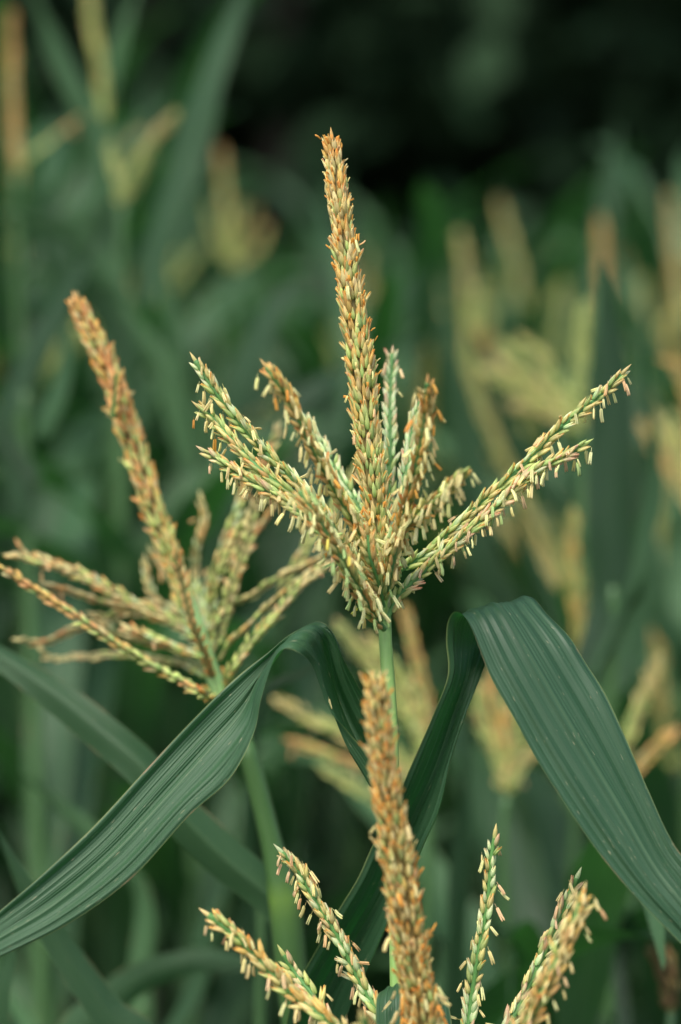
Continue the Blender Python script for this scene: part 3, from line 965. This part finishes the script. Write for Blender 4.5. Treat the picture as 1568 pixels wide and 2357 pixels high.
left.leaf(ribbon(pl([(664, 2110), (610, 2050), (520, 1975), (410, 1865), (330, 1765, .0), (240, 1685, .01), (130, 1595, .03), (0, 1508, .05), (-90, 1470, .06)]), 0.032, rolls=(-5, -22), base=left.base, mat=M_LEAFG, n=60, na=9, fold=0.8,
                 taper=(0.9, 1.1, 1.0, 0.95, 0.8, 0.5)), label='grey green leaf rising from the stalk node to the upper left, out of focus')
for az, z in ((0.9, .6), (2.2, .8), (3.6, .9)):
    left.leaf(free_leaf((foot.x, foot.y, z), az, 0.7, 0.075, 60, 120, left.base))

# ------------------------------------------------------------------ FRONT PLANT (orange spike at the bottom)
foot = P(1040, 2900, FOC - 0.06)
foot = Vector((foot.x, foot.y, 0))
front = Plant(foot, 'front corn plant at the bottom with a thick orange spike nearest the lens')
fx = np.array([foot.x, foot.y, 0.0])
nodeP = P(1015, 2700, FOC - 0.07)
front.stalk([fx, fx + [0, 0, 0.5], fx + [0, 0, 1.0], np.array(P(1030, 2860, FOC - 0.07)), np.array(nodeP), np.array(P(1000, 2600, FOC - .08))], [0.014, 0.012, 0.009, 0.006, 0.0055, 0.0035], sides=14)
front.branch(pp([(1008, 2660, -.08), (990, 2480, -.09), (970, 2330, -.10), (945, 2180, -.11), (925, 2040, -.12), (905, 1900, -.13), (888, 1780, -.14), (872, 1660, -.15), (862, 1565, -.155)]),
             'spike', ranks=17, spacing=0.0082, rcore=(0.006, 0.0092, 0.0096, 0.0096, 0.0092, 0.0084, 0.0072, 0.006, 0.005), wid=1.0, slen=0.0112, ang=6,
             pal0=(('green', 3), ('gtan', 3), ('orange', 2), ('tan', 2)), pal1=(('orange', 3), ('tan', 3), ('gtan', 3), ('dry', 1)), shapes=(('closed', 1), ('open', 2), ('spent', 3)),
             stubs=0.5, anth_fun=lambda u: 0.35 if u < 0.35 else 0.03, anth_pal=(('apeach', 3), ('apale', 1), ('aorange', 2)), core_col=(160, 135, 80))
FB = [
    ([(1000, 2650), (930, 2440), (880, 2345), (830, 2260), (780, 2160), (725, 2070), (685, 2000), (648, 1960)], 4, (('green', 3), ('pale', 2), ('gtan', 1)), (('gtan', 2), ('pale', 2), ('dry', 1)), [-.06, -.02, 0, .01, .01, .01, .01, .01], 0.75, 0.0018),
    ([(1000, 2660), (860, 2450), (760, 2350), (680, 2290), (600, 2210), (540, 2150), (480, 2105)], 4, (('tan', 2), ('orange', 1), ('lime', 2)), (('tan', 2), ('orange', 1), ('lime', 1)), [-.06, -.08, -.09, -.08, -.08, -.08, -.08], 0.8, 0.0024),
    ([(1000, 2650), (880, 2480), (770, 2370), (720, 2290), (680, 2240), (652, 2195)], 3, (('green', 3), ('gtan', 1)), (('lime', 2), ('rose', 1)), [-.06, -.05, -.04, -.03, -.02, -.02], 0.35, 0.0018),
    ([(1020, 2660), (1060, 2480), (1082, 2330), (1100, 2200), (1122, 2080), (1130, 1990), (1139, 1920)], 3, (('green', 2), ('pale', 3), ('gtan', 1)), (('gtan', 2), ('pale', 2), ('rose', 1)), [-.06, -.02, 0, 0, 0, 0, 0], 0.5, 0.0016),
    ([(1020, 2660), (1110, 2480), (1180, 2340), (1230, 2240), (1275, 2140), (1305, 2070), (1328, 2018)], 3, (('green', 2), ('pale', 3)), (('pale', 2), ('rose', 1), ('gtan', 1)), [-.06, -.02, .0, .01, .01, .01, .01], 0.45, 0.0018),
    ([(1020, 2670), (1140, 2480), (1215, 2350), (1265, 2250), (1305, 2160), (1330, 2100), (1342, 2055)], 4, (('tan', 3), ('lime', 2), ('dry', 1)), (('brown', 2), ('orange', 2), ('tan', 2)), [-.07, -.11, -.13, -.14, -.14, -.14, -.14], 0.9, 0.0022),
    ([(1010, 2680), (930, 2520), (870, 2420), (835, 2340)], 3, (('brown', 3), ('tan', 1)), (('brown', 2), ('orange', 1), ('tan', 2)), [-.07, -.14, -.19, -.21], 0.3, 0.0022),
]
for pts_, rk, a0, a1, dd, an, rc in FB:
    front.branch([np.array(P(x, y, FOC + z)) for (x, y), z in zip(pts_, dd)], ranks=rk, spacing=0.0076, slen=0.0120, ang=14, wid=1.02, shapes=SH, pal0=a0, pal1=a1,
                 anth=an, anth_pal=(('apeach', 5), ('apale', 2), ('arose', 2), ('atan', 1)), rcore=(rc * 1.35, rc * 1.35, rc), core_col=(110, 165, 90))
front.finish(300)
for az, z in ((0.2, .5), (3.3, .7), (5.0, .85)):
    front.leaf(free_leaf((foot.x, foot.y, z), az, 0.6, 0.07, 50, 120, front.base))


# ------------------------------------------------------------------ blurred plants placed one by one
def back(label, stem, d, tassel=(), leaves=(), group=None, extra=True, tint=(1, 1, 1)):
    """stem (px, py) of the tassel node; tassel [(path, rank, pal0, pal1, rcore)], leaves [(path, width px, roll, mat?)]"""
    nodep = np.array(P(stem[0], stem[1], d))
    f = np.array([nodep[0] + rnd.uniform(-.04, .04), nodep[1] + rnd.uniform(-.03, .03), 0])
    pl_ = Plant(f, label, group)
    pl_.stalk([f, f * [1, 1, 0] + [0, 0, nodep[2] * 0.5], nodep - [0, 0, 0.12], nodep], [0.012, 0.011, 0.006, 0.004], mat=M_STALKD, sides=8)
    for path, rk, a0, a1, rc in tassel:
        pts_ = [nodep] + [np.array(P(q[0], q[1], d + (q[2] if len(q) > 2 else 0))) for q in path]
        kind = 'spike' if rc > 0.0055 else 'side'
        rc *= 0.6
        pl_.branch(pts_, kind, ranks=max(2, rk - 1), spacing=0.0085, rcore=(rc * .8, rc, rc, rc * 0.7), pal0=a0, pal1=a1, low=True, slen=0.0115, ang=14, wid=1.15,
                   core_col=(150, 150, 90), anth=0.12 if kind == 'side' else 0, anth_pal=(('apale', 1), ('atan', 1)))
    pl_.finish(0)
    for path, w, roll in leaves:
        pts_ = [np.array(P(q[0], q[1], d + (q[2] if len(q) > 2 else 0))) for q in path]
        s0 = np.array([f[0], f[1], min(pts_[0][2] - 0.05, nodep[2] - 0.1)])
        if np.linalg.norm(s0 - pts_[0]) > 0.06:
            pts_ = [s0] + pts_
        pl_.leaf(ribbon(pts_, w * d / FPX, roll=roll, base=pl_.base, n=34, na=5, fold=0.3))
    if extra:
        for i in range(5):
            zz = nodep[2] * (0.66 - 0.12 * i)
            pl_.leaf(free_leaf((f[0], f[1], zz), rnd.choice((1.57, -1.57)) + rnd.uniform(-.7, .7), rnd.uniform(.5, .75), 0.06, rnd.uniform(56, 76), rnd.uniform(80, 130), pl_.base, M_LEAFG))
    return pl_


YG = (('lime', 4), ('green', 2))
YT = (('tan', 2), ('lime', 4))
TN = (('dry', 1), ('tan', 3))
OR = (('rust', 3), ('orange', 2))
BR0 = (('husk', 1),)
BR = (('brown', 2), ('rust', 1), ('dry', 1))
back('blurred tall corn plant at the upper left corner with a brown upright spike', (40, 400), 3.3,
     [([(34, 300), (30, 190), (28, 110), (26, 30)], 7, BR, OR, .0065), ([(70, 360), (120, 320), (180, 275)], 3, YG, BR, .002)],
     [([(250, 420), (215, 300), (150, 170), (60, -60)], 62, 10), ([(130, 640), (110, 520), (120, 420)], 90, 30)])
back('blurred tall corn plant at the upper left with a yellow green spike touching the top', (235, 330), 3.4,
     [([(240, 240), (225, 120), (212, 50), (205, -60)], 7, YG, YT, .0065)],
     [([(215, 520), (225, 330), (255, 150), (330, -60)], 52, 20), ([(190, 660), (240, 540), (330, 380)], 60, 40)])
back('blurred corn plant on the left with a long grey green leaf reaching the top edge', (280, 470), 3.1,
     [([(315, 385), (355, 315), (400, 262)], 4, YG, TN, .005), ([(275, 420), (262, 380), (255, 330)], 3, YG, YG, .004)],
     [([(330, 700), (370, 520), (430, 340), (485, 160), (590, -80)], 95, 32), ([(300, 900), (260, 760), (150, 640)], 70, 30), ([(320, 800), (280, 690), (190, 560), (0, 480)], 60, 30)])
back('blurred corn plant left of the tall spike with a brownish tassel against the dark wood', (535, 620), 4.2,
     [([(530, 560), (520, 460), (508, 345)], 6, YG, BR, .006), ([(555, 560), (575, 520), (590, 480)], 3, YG, TN, .003), ([(505, 560), (490, 520), (480, 480)], 3, YG, YT, .003),
      ([(540, 560), (545, 520), (555, 470)], 3, YG, YT, .003), ([(570, 590), (600, 560), (615, 520)], 3, YG, BR, .003)], [([(640, 720), (600, 680), (560, 600)], 60, 20)])
back('blurred corn plant with broad grey leaf bending between the two tassels', (480, 900), 3.0, [],
     [([(540, 900), (590, 780), (640, 690), (690, 650), (740, 680)], 80, 25), ([(400, 900), (330, 780), (280, 700)], 80, 20), ([(470, 1050), (420, 900), (380, 700), (370, 560)], 70, 60)])
back('blurred corn plant at the left edge with grey leaves rising to the right', (60, 900), 2.8, [],
     [([(0, 1000), (60, 850), (140, 700), (240, 520)], 60, 20), ([(90, 1000), (140, 840), (150, 700)], 80, 50), ([(40, 1200), (20, 1050), (-40, 900)], 70, 20)])
back('blurred corn plant with a pale tassel and a round orange spike tip', (1085, 900), 4.0,
     [([(1080, 800), (1072, 650), (1060, 540)], 6, YG, TN, .005), ([(1100, 800), (1130, 720), (1140, 640)], 3, YG, YG, .004), ([(1060, 800), (1030, 720), (1020, 650)], 3, YG, YT, .004),
      ([(1110, 830, -.1), (1112, 795, -.2), (1112, 765, -.25)], 7, OR, OR, .010), ([(1090, 790), (1095, 720), (1100, 660)], 4, YG, YG, .005)],
     [([(1060, 1100), (1040, 900), (1010, 700), (1000, 560)], 80, 40)])
back('blurred corn plant with a slanted tan spike before the dark wood', (1215, 780), 4.6,
     [([(1205, 690), (1180, 580), (1148, 465)], 6, YT, TN, .007)], [([(1240, 800), (1220, 640), (1150, 420)], 50, 40), ([(1180, 800), (1120, 700), (1000, 640)], 50, 30)])
back('blurred corn plant with two short yellow green spikes right of centre', (1270, 860), 4.6,
     [([(1285, 760), (1295, 660), (1300, 590)], 5, YG, YG, .006), ([(1260, 780), (1248, 700), (1240, 650)], 5, YG, YT, .006)], [([(1290, 880), (1320, 700), (1340, 540)], 40, 40)])
back('blurred corn plant with an orange brown spike in front of a tall pointed leaf', (1395, 760), 3.9,
     [([(1390, 680), (1386, 590), (1384, 505)], 6, OR, OR, .0065)],
     [([(1385, 820), (1375, 640), (1400, 430), (1425, 270)], 60, 20), ([(1568, 960), (1500, 820), (1430, 680), (1390, 560)], 60, 20), ([(1290, 1000), (1340, 800), (1380, 560)], 40, 50)])
back('blurred corn plant at the right edge with a pinkish brown spike above yellow branches', (1530, 900), 4.3,
     [([(1555, 700), (1550, 560), (1540, 450)], 6, BR, BR, .007), ([(1500, 820), (1482, 720), (1478, 640)], 5, YG, YT, .008), ([(1550, 800), (1560, 700), (1556, 620)], 5, YT, YT, .008),
      ([(1520, 800), (1535, 740), (1600, 700)], 4, YT, YT, .006), ([(1500, 880), (1490, 830), (1440, 790)], 4, YT, YT, .005)], [([(1460, 1000), (1450, 820), (1480, 640)], 50, 50)])
back('blurred corn plant with a dense cream yellow tassel leaning left', (1345, 985), 3.0,
     [([(1290, 960), (1200, 900), (1112, 850)], 5, YT, YT, .008), ([(1280, 930), (1210, 850), (1160, 790)], 5, YT, YG, .007), ([(1300, 920), (1250, 830), (1200, 775)], 5, YG, YT, .007),
      ([(1310, 980), (1250, 950), (1170, 930)], 5, YT, TN, .006), ([(1330, 900), (1338, 800), (1345, 695)], 6, YG, YG, .009), ([(1300, 940), (1230, 890), (1150, 830)], 5, YT, TN, .007)],
     [([(1300, 1200), (1230, 1100), (1150, 950), (1080, 760)], 50, 30)])
back('blurred corn plant with one broad dark green upright leaf on the right', (1410, 1350), 2.5, [],
     [([(1400, 1400), (1402, 1200), (1405, 950), (1400, 760), (1385, 600)], 105, 5), ([(1420, 1400), (1470, 1250), (1500, 1050), (1470, 800)], 60, 60)])
back('blurred corn plant with an orange beige tassel cut by the right edge', (1610, 1200), 2.9,
     [([(1570, 1130), (1520, 1050), (1478, 975)], 5, TN, OR, .006), ([(1580, 1110), (1540, 1020), (1500, 950)], 5, YT, TN, .006), ([(1600, 1120), (1570, 1040), (1545, 960)], 5, YT, YT, .005),
      ([(1590, 960), (1560, 850), (1530, 830)], 4, BR, OR, .005)], [([(1568, 1500), (1510, 1400), (1490, 1250), (1480, 1100)], 60, 20)])
back('blurred corn plant with a thin mustard upright spike above the folded leaf', (1330, 1620), 2.7,
     [([(1335, 1500), (1322, 1350), (1318, 1180)], 5, (('lime', 1), ('orange', 2)), (('orange', 2), ('lime', 1)), .006)],
     [([(1300, 1600), (1260, 1400), (1180, 1200)], 60, 40), ([(1360, 1640), (1440, 1500), (1510, 1300)], 70, 40)])
back('blurred corn plant with faint tan branch sloping behind the right tassel arms', (1290, 1400), 3.4,
     [([(1250, 1260), (1190, 1120), (1120, 960), (1085, 850)], 5, TN, YT, .008), ([(1230, 1300), (1180, 1230), (1130, 1180)], 4, OR, TN, .006)],
     [([(1110, 1300), (1090, 1150), (1050, 900), (1000, 690)], 90, 20), ([(1180, 1450), (1120, 1300), (1060, 1100)], 80, 30)])
back('blurred corn plant behind the green stem with yellow and tan branches fanned to the left', (985, 1790), 2.45,
     [([(960, 1690), (880, 1570), (780, 1435)], 5, YG, YT, .006), ([(970, 1670), (920, 1560), (850, 1470)], 5, YG, YT, .005), ([(985, 1650), (960, 1530), (928, 1400)], 4, YT, OR, .005),
      ([(880, 1740), (790, 1690), (640, 1612)], 4, YT, TN, .004), ([(880, 1770), (780, 1745), (670, 1705)], 4, YT, OR, .004), ([(900, 1720), (800, 1680), (690, 1650)], 4, YG, YT, .004),
      ([(900, 1850), (820, 1810), (740, 1765)], 3, YG, YG, .004)],
     [([(900, 1700), (740, 1660), (600, 1690), (500, 1760)], 70, 30)])
back('blurred corn plant seen through the fold of the broad leaf, with orange and yellow spikes', (1165, 1830), 2.5,
     [([(1160, 1760), (1145, 1660), (1128, 1550)], 6, YT, OR, .006), ([(1180, 1750), (1195, 1690), (1205, 1600)], 4, YG, YT, .004), ([(1140, 1750), (1108, 1660), (1100, 1580)], 4, YG, YT, .004),
      ([(1190, 1780), (1230, 1720), (1255, 1650)], 4, YT, TN, .004), ([(1170, 1750), (1165, 1690), (1165, 1620)], 4, OR, YT, .004)],
     [([(1060, 2400), (1058, 2150), (1070, 1900), (1080, 1640)], 66, -35)])
back('blurred corn plant right of the broad leaf with two tan spikes leaning right', (1400, 1880), 2.5,
     [([(1430, 1740), (1475, 1620), (1515, 1515)], 5, YG, TN, .006), ([(1450, 1790), (1500, 1730), (1550, 1680)], 4, BR, OR, .005)],
     [([(1360, 1560), (1400, 1480), (1480, 1380)], 60, 30)])
back('blurred stalk at the bottom right corner with bright green stem and brown drooping head', (1545, 2330), 2.2,
     [([(1538, 2270), (1522, 2220), (1500, 2180)], 7, BR0, BR0, .0075), ([(1545, 2270), (1540, 2215), (1524, 2180)], 6, BR0, BR, .006)], [], extra=False)
back('blurred corn plant at the lower left whose grey green leaf runs to the bottom edge', (60, 2500), 2.0, [],
     [([(330, 2440), (250, 2330), (170, 2220), (100, 2110), (45, 2010), (-20, 1880)], 80, -20), ([(0, 2330), (20, 2200), (-30, 2100)], 60, 30)], extra=False)
back('blurred corn plant at the bottom left with a broad pale leaf arching right', (120, 2600), 2.25, [],
     [([(150, 2450), (270, 2290), (400, 2225), (540, 2215), (680, 2260)], 84, -10), ([(60, 2500), (-20, 2300), (-90, 2150)], 80, 30)])
back('blurred corn plant at the left edge with a leaf sloping down to the right', (330, 2300), 2.5, [],
     [([(330, 2100), (250, 1970), (130, 1850), (-30, 1720)], 56, 30), ([(430, 2300), (470, 2120), (560, 1980)], 60, 50)])
back('blurred corn plant whose narrow leaf crosses behind the folded leaf crest', (600, 2000), 2.15, [],
     [([(590, 1655), (700, 1545), (770, 1470), (840, 1390)], 26, 20)], extra=False)
back('blurred corn plant low behind the two front side branches', (1150, 2700), 2.3, [],
     [([(1150, 2500), (1168, 2330), (1178, 2190)], 40, 70), ([(1330, 2600), (1390, 2420), (1420, 2280)], 50, 70), ([(1000, 2500), (1010, 2330), (1020, 2180)], 44, 70)])

# ------------------------------------------------------------------ generic plants filling the rows
protos = []


def proto(kind):
    r = random.Random(100 + kind)
    pl_ = Plant((0, 0, 0), 'proto')
    H = 1.62
    b = np.zeros(3)
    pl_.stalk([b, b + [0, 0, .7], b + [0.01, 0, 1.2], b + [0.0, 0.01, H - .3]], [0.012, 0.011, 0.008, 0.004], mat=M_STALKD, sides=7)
    if kind < 3:
        base = np.array([0, 0.01, H - .33])
        pl_.branch([base, base + [0.01, 0, .15], base + [0.02 * (kind - 1), 0.01, .33]], 'spike', ranks=6, spacing=0.009, rcore=(0.004, 0.006, 0.004), low=True, slen=0.0115, wid=1.2,
                   pal0=YG, pal1=(TN, OR, YT)[kind], core_col=(140, 130, 80))
        for q in range(9):
            az = q * 0.7 + r.random()
            h = np.array([math.cos(az), math.sin(az), 0])
            pl_.branch([base + [0, 0, 0.01 * q], base + h * .05 + [0, 0, .06], base + h * .13 + [0, 0, .12 + r.random() * .05]], ranks=3, spacing=0.009, rcore=(0.002, 0.002, 0.0015), low=True,
                       slen=0.011, wid=1.3, pal0=YG, pal1=(YT, TN, YT)[kind])
        pl_.finish(0)
    for i in range(13):
        z = 0.25 + 1.08 * i / 12
        az = (i % 2) * math.pi + r.gauss(0, .4)
        pl_.leaf(free_leaf((0, 0, z), az, r.uniform(.55, .8), r.uniform(.034, .056), r.uniform(60, 80), r.uniform(40, 120), pl_.base, M_LEAFG, twist=r.uniform(-50, 50)))
    return pl_.e


def copy_tree(o, parent=None):
    c = o.copy()
    link(c, parent)
    c.parent = parent
    for ch in o.children:
        copy_tree(ch, c)
    return c


PR = [proto(k) for k in range(5)]
TH = [1.66, 1.66, 1.66, 1.78, 1.78]
used = [False] * 5
count = 0
fr = random.Random(21)
for row in range(27):
    d = 3.25 + row * 0.32
    halfw = (784 + (620 if d < 5 else 380)) / FPX * d
    nspot = int(2 * halfw / (0.26 if d < 6 else 0.42)) + 1
    for q in range(nspot):
        x = -halfw + 2 * halfw * (q + fr.random()) / nspot
        dd = d + fr.uniform(-.14, .14)
        px = 784 + FPX * x / dd
        if px < 330:
            ytop = fr.uniform(120, 640) if dd > 3.3 else fr.uniform(900, 1300)
            k = fr.choice([3, 4, 3, 0, 4])
        elif px < 820:
            ytop = fr.uniform(570, 900) if dd > 3.2 else fr.uniform(1200, 1600)
            k = fr.choice([3, 4, 3, 4, 1])
        else:
            ytop = fr.uniform(530, 820) if dd > 4 else fr.uniform(700, 1350)
            k = fr.choice([0, 1, 2, 2, 0, 3, 4])
        ztop = CAM_Z + (593 - ytop) / FPX * dd
        if px < 470:
            ztop = min(ztop, 2.3)
        sc = ztop / TH[k]
        if used[k]:
            o = copy_tree(PR[k])
        else:
            o = PR[k]
            used[k] = True
        o.location = (x, dd, 0)
        o.rotation_euler = (fr.gauss(0, .03), fr.gauss(0, .03), math.pi * fr.choice((.5, 1.5)) + fr.uniform(-.75, .75))
        s2 = min(sc, 1.2)
        o.scale = (s2, s2, sc)
        where = 'at the left' if px < 520 else ('in the middle' if px < 1040 else 'at the right')
        rowt = 'nearer rows' if dd < 5 else ('middle rows' if dd < 8 else 'farthest rows')
        kd = 'corn plant with tassel' if k < 3 else 'leafy corn plant without tassel'
        o['label'] = 'blurred %s %s in the %s' % (kd, where, rowt)
        o['group'] = '%ss %s in the %s' % (kd, where, rowt)
        o['category'] = 'corn plant'
        count += 1
print('field plants', count)

# ------------------------------------------------------------------ fallen anthers lying on the leaves
def fallen(px, py, dz, ang, label):
    c = np.array(P(px, py, FOC + dz))
    d = np.array(RT) * math.cos(ang) + np.array(UP) * math.sin(ang)
    M = basis(c, d, -np.array(FW), (0.0075, 0.0075, 0.0075))
    o = obj('fallen_anther', single_mesh('anther0', 'apeach'))
    o.matrix_basis = Matrix(M.tolist())
    o['label'] = label
    o['category'] = 'anther'


fallen(757, 1608, -.014, -1.35, 'tiny pale fallen anther on the edge of the folded leaf')
fallen(884, 2322, -.035, 0.9, 'tiny pale fallen anther on the rounded leaf behind the front spike')
